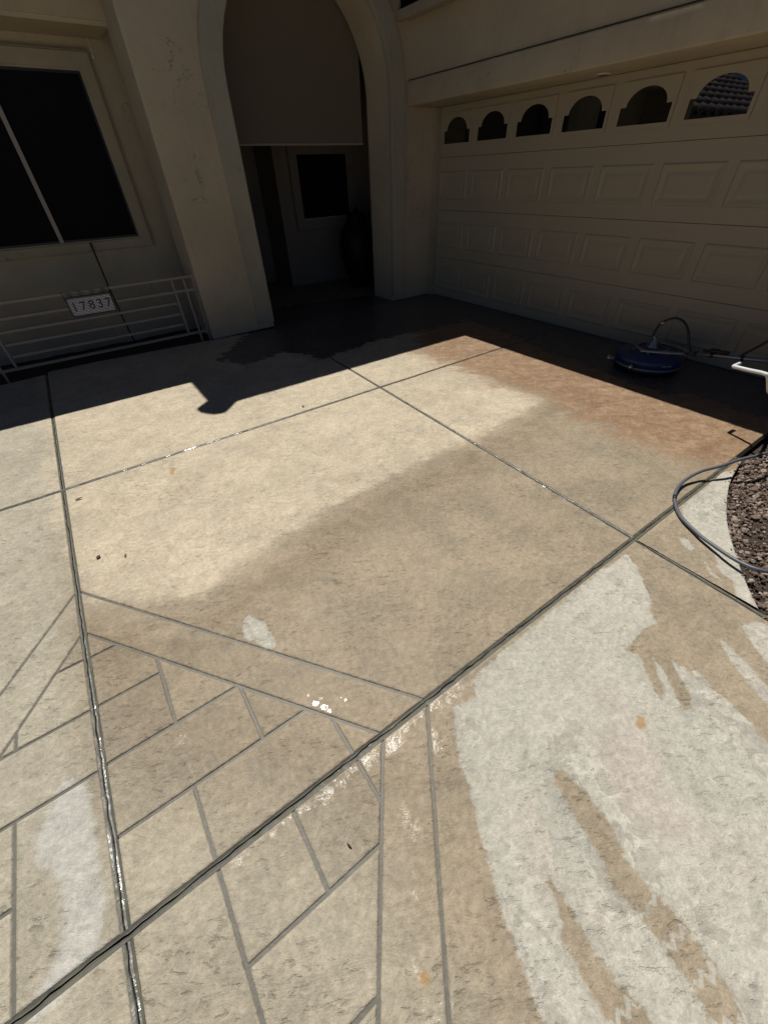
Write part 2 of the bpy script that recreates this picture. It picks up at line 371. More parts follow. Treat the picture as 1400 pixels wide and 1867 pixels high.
def track_sd(Q, line, hw, tread_from):
    """signed distance inside a tyre track: ragged lugs at the sides, dry zigzag grooves across"""
    seg = np.hypot(*(line[1:] - line[:-1]).T); cum = np.concatenate([[0], np.cumsum(seg)]); tot = cum[-1]
    best = np.full(len(Q), 1e9); S_ = np.zeros(len(Q)); Vv = np.zeros(len(Q))
    for i in range(len(seg)):
        e = line[i+1] - line[i]; wv = Q - line[i]; tt = np.clip((wv @ e) / (e @ e), 0, 1)
        d = wv - tt[:, None] * e; dd = np.hypot(d[:, 0], d[:, 1]); up = dd < best
        best = np.where(up, dd, best); S_ = np.where(up, cum[i] + tt * seg[i], S_); Vv = np.where(up, dd * np.sign(e[0] * wv[:, 1] - e[1] * wv[:, 0]), Vv)
    tri = lambda q: np.abs((q % 1.0) - .5) * 2
    h = np.interp(S_, cum, hw) + (tri(S_ / .033) - .5) * .009 + (fbm(S_ * 14, Vv * 8 + 3, 3, 8) - .5) * .022
    sd_ = h - np.abs(Vv)
    zig = S_ + (tri(Vv / .034) - .5) * .020 + .008 * (fbm(S_ * 9, Vv * 20, 2, 17) - .5)
    gd_ = np.abs((zig / .072) % 1.0 - .5) * .072
    fade = np.clip((S_ / tot - tread_from) / .06, 0, 1) * np.clip(fbm(S_ * 7, Vv * 12, 2, 31) * 4 - .7, 0, 1)
    return sd_, np.where((S_ / tot > tread_from) & (sd_ > -.004), gd_ + .02 * (1 - fade), .05)
LIGHT = gpoly([(1000,728),(930,765),(870,795),(760,850),(640,905),(560,950),(470,1010),(370,1085),(250,1105),(150,1090),(60,895),(60,640),(640,560),(850,560),(880,680),(930,705)])
WARM = gpoly([(760,640),(800,655),(850,672),(900,692),(950,708),(1000,722),(1060,765),(1130,790),(1200,815),(1290,850),(1360,850),(1420,790),(1420,690),(1100,630),(860,570),(770,600)])
WHITE_L = gpoly([(205,640),(270,640),(295,700),(320,900),(340,1020),(335,1170),(260,1290),(180,1370),(90,1450),(120,1330),(180,1200),(200,1080),(190,980),(110,900),(110,830),(160,740)], 1.75, 0, 1050)
GREYL = np.array([(-9, -9), (-.385, -9), (-.385, 2.2), (-.42, 3.7), (-9, 3.7)]) * K
STAIN = [gpoly(q) for q in ([(1160,1302),(1175,1305),(1180,1328),(1165,1332),(1157,1318)], [(762,1768),(775,1768),(787,1782),(780,1798),(765,1790)], [(311,850),(323,852),(316,866),(309,864)], [(326,884),(336,888),(330,896)])]
FILM = [gpoly(q) for q in ([(410,1580),(560,1462),(690,1358),(800,1268),(910,1185),(918,1188),(870,1232),(820,1282),(790,1296),(745,1335),(710,1372),(680,1392),(600,1455),(540,1490),(440,1572)],
        [(735,1465),(755,1470),(765,1520),(748,1535),(735,1500)], [(745,1600),(762,1605),(760,1640),(745,1635)], [(748,1735),(768,1740),(764,1768),(748,1765)], [(775,1845),(830,1835),(835,1880),(775,1880)],
        [(784,1330),(800,1330),(806,1420),(792,1420)], [(322,1330),(340,1345),(346,1395),(332,1390)])]
SOAK_SHADE = gpoly([(395,655),(450,668),(520,640),(575,658),(640,640),(700,618),(770,605),(850,585),(930,610),(1010,650),(1100,678),(1190,715),(1280,730),(1420,775),(1500,640),(1100,560),(800,520),(500,560)])  # wet ground near the house, outlined inside its shadow to darken the shade
NEAR = gpoly([(-400,1150),(100,1330),(260,1420),(420,1440),(620,1470),(720,1560),(800,1700),(880,1900),(700,2100),(-400,2100)])
STILL = [gpoly([(x + r * math.cos(a) * 1.3, y + r * math.sin(a)) for a in np.linspace(0, 5.5, 8)]) for x, y, r in ((576, 1282, 5.5), (592, 1290, 6), (600, 1297, 4), (584, 1272, 3), (630, 1277, 2.5), (622, 1272, 2), (562, 1268, 2.5), (712, 1350, 3), (722, 1344, 2.5), (668, 1384, 3.5), (690, 1368, 3), (640, 1402, 3), (612, 1424, 2.5), (799, 1268, 3))]
def ground_attrs(Q):
    dry = np.max([sdf(p, Q) for p in D], axis=0)
    tr_ = [track_sd(Q, *tr) for tr in TRACKS]; wet = np.max([q[0] for q in tr_], axis=0); tread = np.min([q[1] for q in tr_], axis=0)
    dry = np.minimum(dry, -wet)
    wl = sdf(WHITE_L, Q)
    dry = np.maximum(dry, wl * .7 - .002)
    return {'dry': dry, 'light': sdf(LIGHT, Q), 'warm': sdf(WARM, Q), 'grey': sdf(GREYL, Q), 'film': np.max([sdf(p, Q) for p in FILM], axis=0), 'soak_shade': sdf(SOAK_SHADE, Q), 'tread': tread, 'pale': wl, 'near': sdf(NEAR, Q), 'still': np.max([sdf(p, Q) for p in STILL], axis=0), 'stain': np.max([sdf(p, Q) for p in STAIN], axis=0)}
def relief(x, y):
    a = fbm(x * 4.2, y * 6.1, 4, 3); b = fbm(x * 17 + a * 3, y * 21 + a * 2, 3, 11)
    ridge = np.abs(a - .5) * 2
    return (a - .5) * .0045 + (b - .5) * .0030 - np.exp(-(ridge / .05) ** 2) * .0012
def finish_slab(name, me, parent, dist, rad, tone):
    n = len(me.vertices); co = np.empty(n * 3); me.vertices.foreach_get('co', co); co = co.reshape(-1, 3)
    top = co[:, 2] > -.005
    r = rad; d = np.clip(dist, 0, r)
    drop = r - np.sqrt(np.maximum(r * r - (r - d) ** 2, 0))
    fade = np.clip(dist / .03, 0, 1)
    co[top, 2] = (relief(co[:, 0], co[:, 1]) * (.4 + .6 * fade) - drop)[top]
    me.vertices.foreach_set('co', co.ravel())
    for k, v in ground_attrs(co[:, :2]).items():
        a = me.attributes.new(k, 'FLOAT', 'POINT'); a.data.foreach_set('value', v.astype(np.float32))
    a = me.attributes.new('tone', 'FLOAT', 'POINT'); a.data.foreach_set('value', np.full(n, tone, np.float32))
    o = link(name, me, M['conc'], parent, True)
    return o
GM, GS = .012, .0038                        # half widths of the sawn joints and of the scored lines
O = (-.373, .312)
def slab(name, bb, hps, parent, res, tone=1.0, skirt=.03):
    """bb: bounds in camera heights; hps: half planes (a,b,c,halfwidth): a*x+b*y<=c"""
    x0, x1, y0, y1 = [q * K for q in bb]
    nx = max(2, int((x1 - x0) / res)); ny = max(2, int((y1 - y0) / res))
    xs = np.linspace(x0, x1, nx + 1); ys = np.linspace(y0, y1, ny + 1)
    X, Y = np.meshgrid(xs, ys); V = np.stack([X.ravel(), Y.ravel(), np.zeros(X.size)], 1)
    i = np.arange(nx)[None, :] + (np.arange(ny) * (nx + 1))[:, None]; i = i.ravel()
    Fc = np.stack([i, i + 1, i + nx + 2, i + nx + 1], 1)
    pl = []
    for a, b, c, hw in hps:
        l = math.hypot(a, b); pl.append((a / l, b / l, c * K / l - hw, hw))
    keep = np.ones(len(Fc), bool)
    for a, b, c, hw in pl: keep &= (a * V[Fc[:, :], 0] + b * V[Fc[:, :], 1] - c).min(1) < 0
    Fc = Fc[keep]; used = np.unique(Fc); mp = np.full(len(V), -1); mp[used] = np.arange(len(used))
    me = bpy.data.meshes.new(name); me.from_pydata(V[used].tolist(), [], mp[Fc].tolist())
    bm = bmesh.new(); bm.from_mesh(me)
    for a, b, c, hw in pl:
        for off in (0, .003, .008):
            geom = bm.verts[:] + bm.edges[:] + bm.faces[:]
            bmesh.ops.bisect_plane(bm, geom=geom, dist=1e-6, plane_co=(a * (c - off), b * (c - off), 0), plane_no=(a, b, 0), clear_outer=(off == 0))
    be = [e for e in bm.edges if e.is_boundary]
    ex = bmesh.ops.extrude_edge_only(bm, edges=be)
    for v in ex['geom']:
        if isinstance(v, bmesh.types.BMVert): v.co.z = -skirt
    bmesh.ops.recalc_face_normals(bm, faces=bm.faces[:])
    bm.to_mesh(me); bm.free()
    n = len(me.vertices); co = np.empty(n * 3); me.vertices.foreach_get('co', co); co = co.reshape(-1, 3)
    dist = np.min([c - a * co[:, 0] - b * co[:, 1] for a, b, c, hw in pl], axis=0)
    rad = .008 if any(p[3] > .008 for p in pl) else .004
    return finish_slab(name, me, parent, dist, rad if len(pl) and rad > .005 else .004, tone)

drive_bm = bmesh.new()
add_box(drive_bm, (-4.2 * K, -3.2 * K, -.07), (1.0 * K, .31 * K, -.013)); 
add_box(drive_bm, (1.0 * K, -.075 * K, -.071), (1.262 * K, .31 * K, -.0132)); add_box(drive_bm, (-4.2 * K, .31 * K, -.072), (3.12 * K, 3.62 * K, -.0135))
drive = bm_obj('driveway', drive_bm, M['gap']); drive['kind'] = 'structure'
ox, oy = O
Ax = lambda s, c, hw: (s, -s * .0324, s * c, hw)       # joint A is very slightly skewed
JA = 1.2475
hl = lambda x, hw: (1, 0, x, hw); hg = lambda x, hw: (-1, 0, -x, hw); vl = lambda y, hw: (0, 1, y, hw); vg = lambda y, hw: (0, -1, -y, hw)
YN = 1.932; YW = 3.585
rr = random.Random(3)
# big slabs
def outer_dia(sx, sy): # keep outside the diamond border in one quadrant
    a, b = -sx / .687, -sy / .94; return (a, b, a * ox + b * oy - 1, GS)
slab('slab', (ox, 1.35, oy, YN), [hg(ox, GM), vg(oy, GM), vl(YN, GM), Ax(1, JA, GM), outer_dia(1, 1)], drive, .0095)
slab('slab', (ox, 1.3, -1.2, oy), [hg(ox, GM), vl(oy, GM), Ax(1, JA, GM), outer_dia(1, -1), (.36, -.25, .36 * 1.25 + .25 * .09, 0), vg(-1.15, GM)], drive, .0085, skirt=.10)
slab('slab', (-1.6, ox, oy, YN), [hl(ox, GM), vg(oy, GM), vl(YN, GM), hg(-1.55, GM), outer_dia(-1, 1)], drive, .012)
slab('slab', (-1.6, ox, -1.2, oy), [hl(ox, GM), vl(oy, GM), hg(-1.55, GM), vg(-1.15, GM), outer_dia(-1, -1)], drive, .02)
slab('slab', (-1.6, ox, YN, 3.66), [hl(ox, GM), vg(YN, GM), (-.07, 1, 3.64, 0), hg(-1.55, GM)], drive, .016, skirt=.10)
slab('slab', (ox, 1.40, YN, 3.66), [hg(ox, GM), vg(YN, GM), (.085, 1, 3.66, 0), Ax(1, JA, GM)], drive, .012, skirt=.10)
slab('slab', (1.2, 3.14, YN, 3.66), [Ax(-1, JA, GM), vg(YN, GM), vl(3.583, GS), hl(3.12, 0)], drive, .014)
slab('slab', (1.2, 3.14, oy, YN), [Ax(-1, JA, GM), vg(oy, GM), vl(YN, GM), hl(3.12, 0)], drive, .010, skirt=.10)
slab('slab', (1.3, 3.3, 3.58, 5.45), [hg(1.335, 0), vg(3.583, GS), hl(3.2, 0), vl(5.42, 0)], drive, .03, .8)
for bb, h in (((-4.1, -1.55, -3.1, 3.64), [hl(-1.55, GM), hg(-4.1, GM), vg(-3.1, GM), vl(3.6, 0)]), ((-1.55, .55, -3.1, -1.15), [hg(-1.55, GM), vl(-1.15, GM), vg(-3.1, GM), hl(.5, 0)])):
    slab('slab', bb, h, drive, .05)
# curved slab beside the gravel
CUR = np.array([(1.10,-.20),(1.235,-.084),(1.348,.005),(1.477,.085),(1.576,.145),(1.706,.2),(1.865,.253),(2.022,.282),(2.11,.292)])
def curve_y(x): return np.interp(x, CUR[:, 0], CUR[:, 1])
def curved_slab():
    nx, ny = 120, 46; xs = np.linspace(0, 1, nx); V = []; dist = []
    for i in range(nx):
        for j in range(ny + 1):
            tt = (j - 1) / (ny - 1) if j else 0.0
            tt2 = tt + 0.0
            ytop = oy - GM / K
            x = JA + .005 + GM / K + xs[i] * (2.105 - JA - .005 - GM / K)
            sm = np.mean([curve_y(x + q) for q in (-.05, -.025, 0, .025, .05)])
            y = sm + (ytop - sm) * tt2
            V.append((x * K, y * K, 0.0 if j else -.10)); dist.append(min(tt, 1 - tt) * (ytop - sm) * K)
    Fc = [(i * (ny+1) + j, (i+1) * (ny+1) + j, (i+1) * (ny+1) + j + 1, i * (ny+1) + j + 1) for i in range(nx-1) for j in range(ny)]
    me = bpy.data.meshes.new('slab'); me.from_pydata(V, [], Fc); me.update()
    finish_slab('slab', me, drive, np.array(dist), .01, 1.03)
curved_slab()
# border tiles of the diamond, then the running-bond tiles inside it
def inner_dia(sx, sy, out=False):
    a, b = sx / .553, sy / .75; c = a * ox + b * oy + 1
    return (-a, -b, -c, GS) if out else (a, b, c, GS)
for sx in (1, -1):
    for sy in (1, -1):
        a, b = sx / .687, sy / .94
        h = [(a, b, a * ox + b * oy + 1, GS), inner_dia(sx, sy, True), (-sx, 0, -sx * ox, GM), (0, -sy, -sy * oy, GM)]
        xs_ = sorted((ox, ox + sx * .7)); ys_ = sorted((oy, oy + sy * .95))
        slab('border_tile', (*xs_, *ys_), h, drive, .0075, rr.uniform(.95, 1.03))
N_ = None
TILES = {(1, 1): [(0,.5,.645,N_),(0,.16,.48,.645),(0,.16,.32,.48),(.16,N_,.32,N_),(0,.32,.16,.32),(.32,N_,.16,.32),(0,.16,0,.16),(.16,.475,0,.16),(.475,N_,0,.16)],
         (1, -1): [(0,.16,-.32,0),(.16,.317,-.16,0),(.317,.475,-.16,0),(.475,N_,-.16,0),(.16,N_,-.313,-.16),(0,.16,-.48,-.32),(.16,N_,N_,-.313),(0,.16,N_,-.48)],
         (-1, 1): [(-.5,0,.648,N_),(-.164,0,.48,.648),(N_,-.164,.48,N_),(N_,0,.316,.48),(-.165,0,0,.316),(N_,-.165,0,.16),(N_,-.165,.16,.316)],
         (-1, -1): [(-.16,0,-.16,0),(N_,-.16,-.16,0),(N_,0,-.32,-.16),(N_,0,N_,-.32)]}
for (sx, sy), L in TILES.items():
    for x0, x1, y0, y1 in L:
        h = [inner_dia(sx, sy)]
        if x0 is not None: h.append(hg(ox + x0, GM if x0 == 0 else GS))
        if x1 is not None: h.append(hl(ox + x1, GM if x1 == 0 else GS))
        if y0 is not None: h.append(vg(oy + y0, GM if y0 == 0 else GS))
        if y1 is not None: h.append(vl(oy + y1, GM if y1 == 0 else GS))
        if x0 is None or x1 is None: h.append((-sx, 0, -sx * ox, GM))
        if y0 is None or y1 is None: h.append((0, -sy, -sy * oy, GM))
        bb = (ox + (x0 if x0 is not None else -.56), ox + (x1 if x1 is not None else .56), oy + (y0 if y0 is not None else -.76), oy + (y1 if y1 is not None else .76))
        slab('paving_tile', bb, h, drive, .007, rr.uniform(.88, 1.05))
# pale grout under the scored lines, one plate per quarter of the diamond
for sx in (1, -1):
    for sy in (1, -1):
        e = (GM + .003) / K
        L = [(ox + sx * e, oy + sy * e), (ox + sx * .695, oy + sy * e), (ox + sx * e, oy + sy * .95)]
        bm = bmesh.new(); a = [bm.verts.new((x * K, y * K, -.0062)) for x, y in L]; b = [bm.verts.new((x * K, y * K, -.0125)) for x, y in L]
        bm.faces.new(a); bm.faces.new(b[::-1])
        for i in range(3): bm.faces.new((a[i], a[(i+1) % 3], b[(i+1) % 3], b[i]))
        bm_obj('grout', bm, M['grout'], drive)
# sealant in the sawn joints: two strips with a wandering gap between them
def sealant(a, b, seed, wob=.0016):
    a = np.array(a) * K; b = np.array(b) * K; L = np.linalg.norm(b - a); t = (b - a) / L; n = np.array([-t[1], t[0]])
    k = int(L / .012); bm = bmesh.new(); rows = []
    for i in range(k + 1):
        s = i / k * L; c0 = (fbm(np.array([s * 22.0]), np.array([seed * 7.3]), 3, seed)[0] - .5) * .010 + .0025
        gw = .0012 + .0022 * vnoise(np.array([s * 31.0]), np.array([.5]), seed + 5)[0]
        p = a + t * s
        q = lambda off, z: bm.verts.new((*(p + n * off), z))
        hz = (fbm(np.array([s * 40.0]), np.array([3.3]), 2, seed + 9)[0] - .5) * .002
        rows.append((q(-GM - .001, -.0045 + hz), q((-GM + c0) / 2, -.0068 + hz), q(c0 - gw, -.0060 + hz), q(c0 - gw, -.0125), q(c0 + gw, -.0125), q(c0 + gw, -.0060 + hz), q((GM + c0) / 2, -.0068 + hz), q(GM + .001, -.0045 + hz)))
    for r0, r1 in zip(rows, rows[1:]):
        for j in (0, 1, 2, 4, 5, 6): bm.faces.new((r0[j], r1[j], r1[j+1], r0[j+1]))
    o = bm_obj('joint_sealant', bm, M['seal'], drive, smooth=False); return o
hw_ = .02
xa = lambda y: JA + .0324 * y
sealant((ox, -1.1), (ox, oy - .0078), 1); sealant((ox, oy + .0078), (ox, YN - .0078), 2); sealant((ox, YN + .0078), (ox, 3.60), 3)
sealant((-1.5, oy), (2.10, oy), 5)
sealant((-1.5, YN), (3.11, YN), 8)
sealant((xa(-.08), -.08), (xa(oy - .0078), oy - .0078), 10); sealant((xa(oy + .0078), oy + .0078), (xa(YN - .0078), YN - .0078), 11); sealant((xa(YN + .0078), YN + .0078), (xa(3.57), 3.57), 12)

# gravel bed
def pebbles():
    rng = np.random.default_rng(5)
    ph = (1 + 5 ** .5) / 2
    ico = np.array([(-1,ph,0),(1,ph,0),(-1,-ph,0),(1,-ph,0),(0,-1,ph),(0,1,ph),(0,-1,-ph),(0,1,-ph),(ph,0,-1),(ph,0,1),(-ph,0,-1),(-ph,0,1)]) / 1.9
    fi = np.array([(0,11,5),(0,5,1),(0,1,7),(0,7,10),(0,10,11),(1,5,9),(5,11,4),(11,10,2),(10,7,6),(7,1,8),(3,9,4),(3,4,2),(3,2,6),(3,6,8),(3,8,9),(4,9,5),(2,4,11),(6,2,10),(8,6,7),(9,8,1)])
    pts = []
    while len(pts) < 24000:
        q = np.stack([rng.uniform(1.0, 3.2, 4000), rng.uniform(-.75, .33, 4000)], 1)
        ok = np.where(q[:, 0] < 1.235, .25 * (q[:, 1] + .09) < .36 * (q[:, 0] - 1.275), np.where(q[:, 0] < 2.1, q[:, 1] < curve_y(q[:, 0]) - .008, q[:, 1] < oy - .03))
        pts += q[ok].tolist()
    pts = np.array(pts[:24000]) * K; stray = np.array([(x, curve_y(x) + abs(rng.normal(0, .012))) for x in rng.uniform(1.2, 2.1, 26)]) * K
    pts = np.concatenate([pts, stray]); n = len(pts)
    hgt = -.056 + fbm(pts[:, 0] * 5, pts[:, 1] * 5, 3, 4) * .030
    size = rng.uniform(.0045, .0115, n) * np.where(rng.random(n) > .93, 1.9, 1)
    hgt[-26:] = .001; size[-26:] = rng.uniform(.003, .006, 26)
    # thin the stones where the soil shows
    bare = fbm(pts[:, 0] * 3.1, pts[:, 1] * 3.1, 3, 21) > .60
    size = np.where(bare & (rng.random(n) < .7), size * .35, size)
    V = ico[None] * rng.uniform(.7, 1.25, (n, 12, 1)) * (rng.uniform(.7, 1.35, (n, 1, 3)) * size[:, None, None])
    a = rng.uniform(0, 6.28, n); c, s = np.cos(a)[:, None], np.sin(a)[:, None]
    x = V[:, :, 0] * c - V[:, :, 1] * s; y = V[:, :, 0] * s + V[:, :, 1] * c
    V = np.stack([x + pts[:, :1], y + pts[:, 1:], V[:, :, 2] * .8 + hgt[:, None] + size[:, None] * .5], 2).reshape(-1, 3)
    Fc = (fi[None] + (np.arange(n) * 12)[:, None, None]).reshape(-1, 3)
    me = bpy.data.meshes.new('gravel'); me.from_pydata(V.tolist(), [], Fc.tolist())
    at = me.attributes.new('shade', 'FLOAT', 'POINT'); at.data.foreach_set('value', np.repeat(rng.random(n), 12).astype(np.float32))
    o = link('gravel', me, M['pebble']); tag(o, 'reddish brown crushed gravel in the bed beside the curved slab edge', 'gravel', kind='stuff')
pebbles()
def soil_bed(name, x0, x1, y0, y1, z, nx, ny):
    xs = np.linspace(x0, x1, nx) * K; ys = np.linspace(y0, y1, ny) * K; X, Y = np.meshgrid(xs, ys)
    Z = z + fbm(X * 5, Y * 5, 3, 4) * .030
    V = np.stack([X.ravel(), Y.ravel(), Z.ravel()], 1); i = (np.arange(nx-1)[None] + np.arange(ny-1)[:, None] * nx).ravel()
    me = bpy.data.meshes.new(name); me.from_pydata(V.tolist(), [], np.stack([i, i+1, i+nx+1, i+nx], 1).tolist())
    o = link(name, me, M['soil'], None, True); o['kind'] = 'structure'
soil_bed('gravel_bed_soil', 1.0, 3.3, -.8, .30, -.062, 90, 50)
soil_bed('planter_soil', -1.5, .99, 3.56, 4.22, -.085, 60, 24)

# ------------------------------------------------------------------ house
house = empty('house', 'tan stucco house with arched entry, shaded porch and wide panelled garage door', 'house')
def arc(r, n=28, cx=1.985, cz=.45): return [(cx + r * math.cos(math.pi * (1 - i / n)), cz + r * math.sin(math.pi * (1 - i / n))) for i in range(n + 1)]
TOPZ = 1.40
wy = 3.585
out_ = [(.80, -1), (.80, TOPZ), (3.14, TOPZ), (3.14, -1), (2.635, -1)] + arc(.65)[::-1] + [(1.335, -1)]
prism('arch_wall', [P(x, wy, z) for x, z in out_], (0, .335 * K, 0), M['stucco'], house, .016, 4)
# raised band round the arch
bm = bmesh.new(); yb = wy - .020
inn = [(1.337, -.955)] + [(1.985 + (x - 1.985) * .997, z) for x, z in arc(.65)] + [(2.633, -.955)]; outr = [(1.195, -.955)] + arc(.79) + [(2.775, -.955)]
va = [[bm.verts.new(P(x, y, z)) for x, z in L] for L, y in ((inn, wy + .03), (inn, yb), (outr, yb), (outr, wy + .03))]
for r0, r1 in zip(va, va[1:]):
    for i in range(len(inn) - 1): bm.faces.new((r0[i], r0[i+1], r1[i+1], r1[i]))
for e in (0, -1): bm.faces.new([r[e] for r in va])
bmesh.ops.recalc_face_normals(bm, faces=bm.faces[:])
bmesh.ops.bevel(bm, geom=[e for e in bm.edges if all(abs(v.co.y - yb * K) < 1e-5 for v in e.verts) and len(e.link_faces) == 2 and e.calc_face_angle(0) > .5], offset=.010, segments=3, affect='EDGES')
bm_obj('arch_band', bm, M['band'], house)
# entry behind the arch
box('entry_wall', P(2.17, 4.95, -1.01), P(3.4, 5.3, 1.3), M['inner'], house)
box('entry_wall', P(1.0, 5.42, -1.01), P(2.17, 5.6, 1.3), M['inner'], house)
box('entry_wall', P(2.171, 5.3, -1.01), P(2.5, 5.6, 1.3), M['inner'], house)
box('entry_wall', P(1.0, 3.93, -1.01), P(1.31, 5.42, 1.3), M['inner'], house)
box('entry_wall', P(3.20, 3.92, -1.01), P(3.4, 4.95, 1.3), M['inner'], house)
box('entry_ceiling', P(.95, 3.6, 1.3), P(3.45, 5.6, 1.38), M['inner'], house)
dr = box('front_door', P(1.50, 5.395, -.99), P(2.02, 5.418, .35), M['wood'], house)
for z0, z1 in ((-.9, -.45), (-.35, .25)): box('door_panel', P(1.58, 5.385, z0), P(1.94, 5.394, z1), M['wood'], dr, .006)
def frame4(name, x0, x1, z0, z1, xi0, xi1, zi0, zi1, ya, yb_, mat, parent, bev=.01):
    bm = bmesh.new()
    o4 = [(x0, z0), (x1, z0), (x1, z1), (x0, z1)]; i4 = [(xi0, zi0), (xi1, zi0), (xi1, zi1), (xi0, zi1)]
    rings = [[bm.verts.new(P(x, y, z)) for x, z in L] for L, y in ((o4, yb_), (o4, ya), (i4, ya), (i4, yb_))]
    for a, b in zip(rings, rings[1:] + rings[:1]):
        for k in range(4): bm.faces.new((a[k], a[(k+1) % 4], b[(k+1) % 4], b[k]))
    bmesh.ops.recalc_face_normals(bm, faces=bm.faces[:])
    bmesh.ops.bevel(bm, geom=[e for e in bm.edges if e.calc_face_angle(0) > .5 and all(abs(v.co.y - ya * K) < 1e-5 for v in e.verts)], offset=bev, segments=3, affect='EDGES')
    return bm_obj(name, bm, mat, parent)
ew = box('window', P(2.415, 4.925, -.363), P(3.0, 4.948, .16), M['screen'], house)
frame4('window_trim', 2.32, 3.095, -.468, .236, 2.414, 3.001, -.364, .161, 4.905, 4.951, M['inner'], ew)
box('sill', P(2.40, 4.895, -.374), P(3.01, 4.9045, -.362), M['trim'], ew)
# roller shade hung in the arch
sh = box('roller_shade', P(1.27, 3.945, .197), P(2.592, 3.949, 1.25), M['shade'], house)
box('hem_bar', P(1.27, 3.940, .184), P(2.594, 3.953, .1965), M['hem'], sh, .003)
# porch on the left
box('porch_wall', P(-1.35, 4.22, -1.1), P(1.0, 4.42, 1.0), M['stucco'], house)
bm = bmesh.new(); add_box(bm, P(-1.35, 3.87, .70), P(.802, 4.215, .985))
bmesh.ops.bevel(bm, geom=[e for e in bm.edges if all(abs(v.co.z - 1.70 * K) < 1e-4 and abs(v.co.y - 3.87 * K) < 1e-4 for v in e.verts)], offset=.028, segments=5, affect='EDGES')
bm_obj('porch_beam', bm, M['stucco'], house)
box('porch_side_wall', P(-1.35, 3.66, -1.1), P(-1.15, 4.219, .699), M['stucco'], house)
pw = box('window', P(-.43, 4.205, -.319), P(.610, 4.217, .553), M['screen'], house)
frame4('window_trim', -.515, .697, -.392, .645, -.431, .611, -.320, .554, 4.178, 4.224, M['trim'], pw, .016)
box('mullion', P(.078, 4.190, -.317), P(.104, 4.204, .551), M['frame_l'], pw)
frame4('window_frame', -.4305, .6105, -.3195, .5535, -.418, .598, -.307, .541, 4.196, 4.206, M['blackm'], pw, .002)
# garage
XD = 3.13; XB = 2.80; XW = 2.822
box('garage_header', P(XB, -.45, .392), P(3.3, wy + .002, .532), M['stucco'], house, .014, 3)
box('garage_upper_wall', P(XW, -.45, .541), P(3.3, wy + .002, 1.0), M['stucco'], house)
box('header_groove', P(XW + .02, -.44, .531), P(3.29, wy, .542), M['trim'], house)
box('garage_side_pier', P(XB + .01, -.45, -1.05), P(3.3, .335, .393), M['stucco'], house, .014, 3)
box('garage_jamb', P(3.085, 3.5325, -1.0), P(3.32, wy + .02, .3915), M['trim'], house, .004)
# soffit light under the garage header
ol = P(3.028, 2.022, .392)
ll = lathe('soffit_light', [(.062, -.010), (.062, -.0005), (.045, -.0005), (.045, -.010)], M['lightw'], house, ol, 28)
lathe('lens', [(.044, -.006), (.044, -.001)], M['lightw'], ll, ol, 24)
# fascia and roofs
fa = box('fascia', P(2.70, -.6, .822), P(2.735, wy - .003, .872), M['fascia'], house, .004)
box('soffit', P(2.735, -.6, .835), P(XW, wy - .003, .845), M['fascia'], house)
box('eave_shade_board', P(2.64, -.6, .93), P(3.2, wy - .003, .945), M['dark'], house)  # near-black colour paints in the shade under the roof edge
box('eave_shade_strip', P(2.735, -.6, .872), P(2.76, wy - .003, .93), M['dark'], house)  # dark strip standing in for the shaded gap above the fascia
def roof(name, quads, th, mat):
    bm = bmesh.new()
    for q in quads:
        a = [bm.verts.new(P(*p)) for p in q]; b = [bm.verts.new(P(*p) + Vector((0, 0, th))) for p in q]; n = len(q)
        bm.faces.new(a[::-1]); bm.faces.new(b)
        for i in range(n): bm.faces.new((a[i], a[(i+1) % n], b[(i+1) % n], b[i]))
    return bm_obj(name, bm, mat, house)
r1 = roof('garage_roof', [[(2.585, -.8, .93), (5.2, -.8, 1.80), (5.2, 4.4, 1.80), (2.585, 4.4, .93)]], .05, M['roof'])
r2 = roof('porch_roof', [[(-1.45, 3.635, .85), (.80, 3.635, .85), (.80, 7.5, 2.1), (-1.45, 7.5, 2.1)]], .05, M['roof'])
xe, ye, ze = .640, 3.425, 1.45
r3 = roof('entry_roof', [[(xe, ye, ze), (5.5, ye, ze), (5.5, ye + 1.6, ze + .53), (xe + 1.6, ye + 1.6, ze + .53)], [(xe, ye, ze), (xe + 1.6, ye + 1.6, ze + .53), (xe + 1.6, 7.0, ze + .53), (xe, 7.0, ze)], [(xe + 1.6, ye + 1.6, ze + .53), (5.5, ye + 1.6, ze + .53), (5.5, 8.0, ze + .53), (xe + 1.6, 8.0, ze + .53)]], .05, M['roof'])
box('entry_soffit', P(xe + .05, ye + .05, TOPZ - .001), P(3.6, 3.95, ze + .01), M['stucco'], house)
for k in range(5):                                          # hip caps down to the corner
    a = P(xe + .03, ye + .03, ze + .05) + Vector((1, 1, .33)) * (k * .36 - .06); b = a + Vector((1, 1, .33)) * .40
    bm = bmesh.new(); add_tube(bm, [a, b], [.15, .12], 14); bm_obj('hip_tile', bm, M['tile'], r3, True)
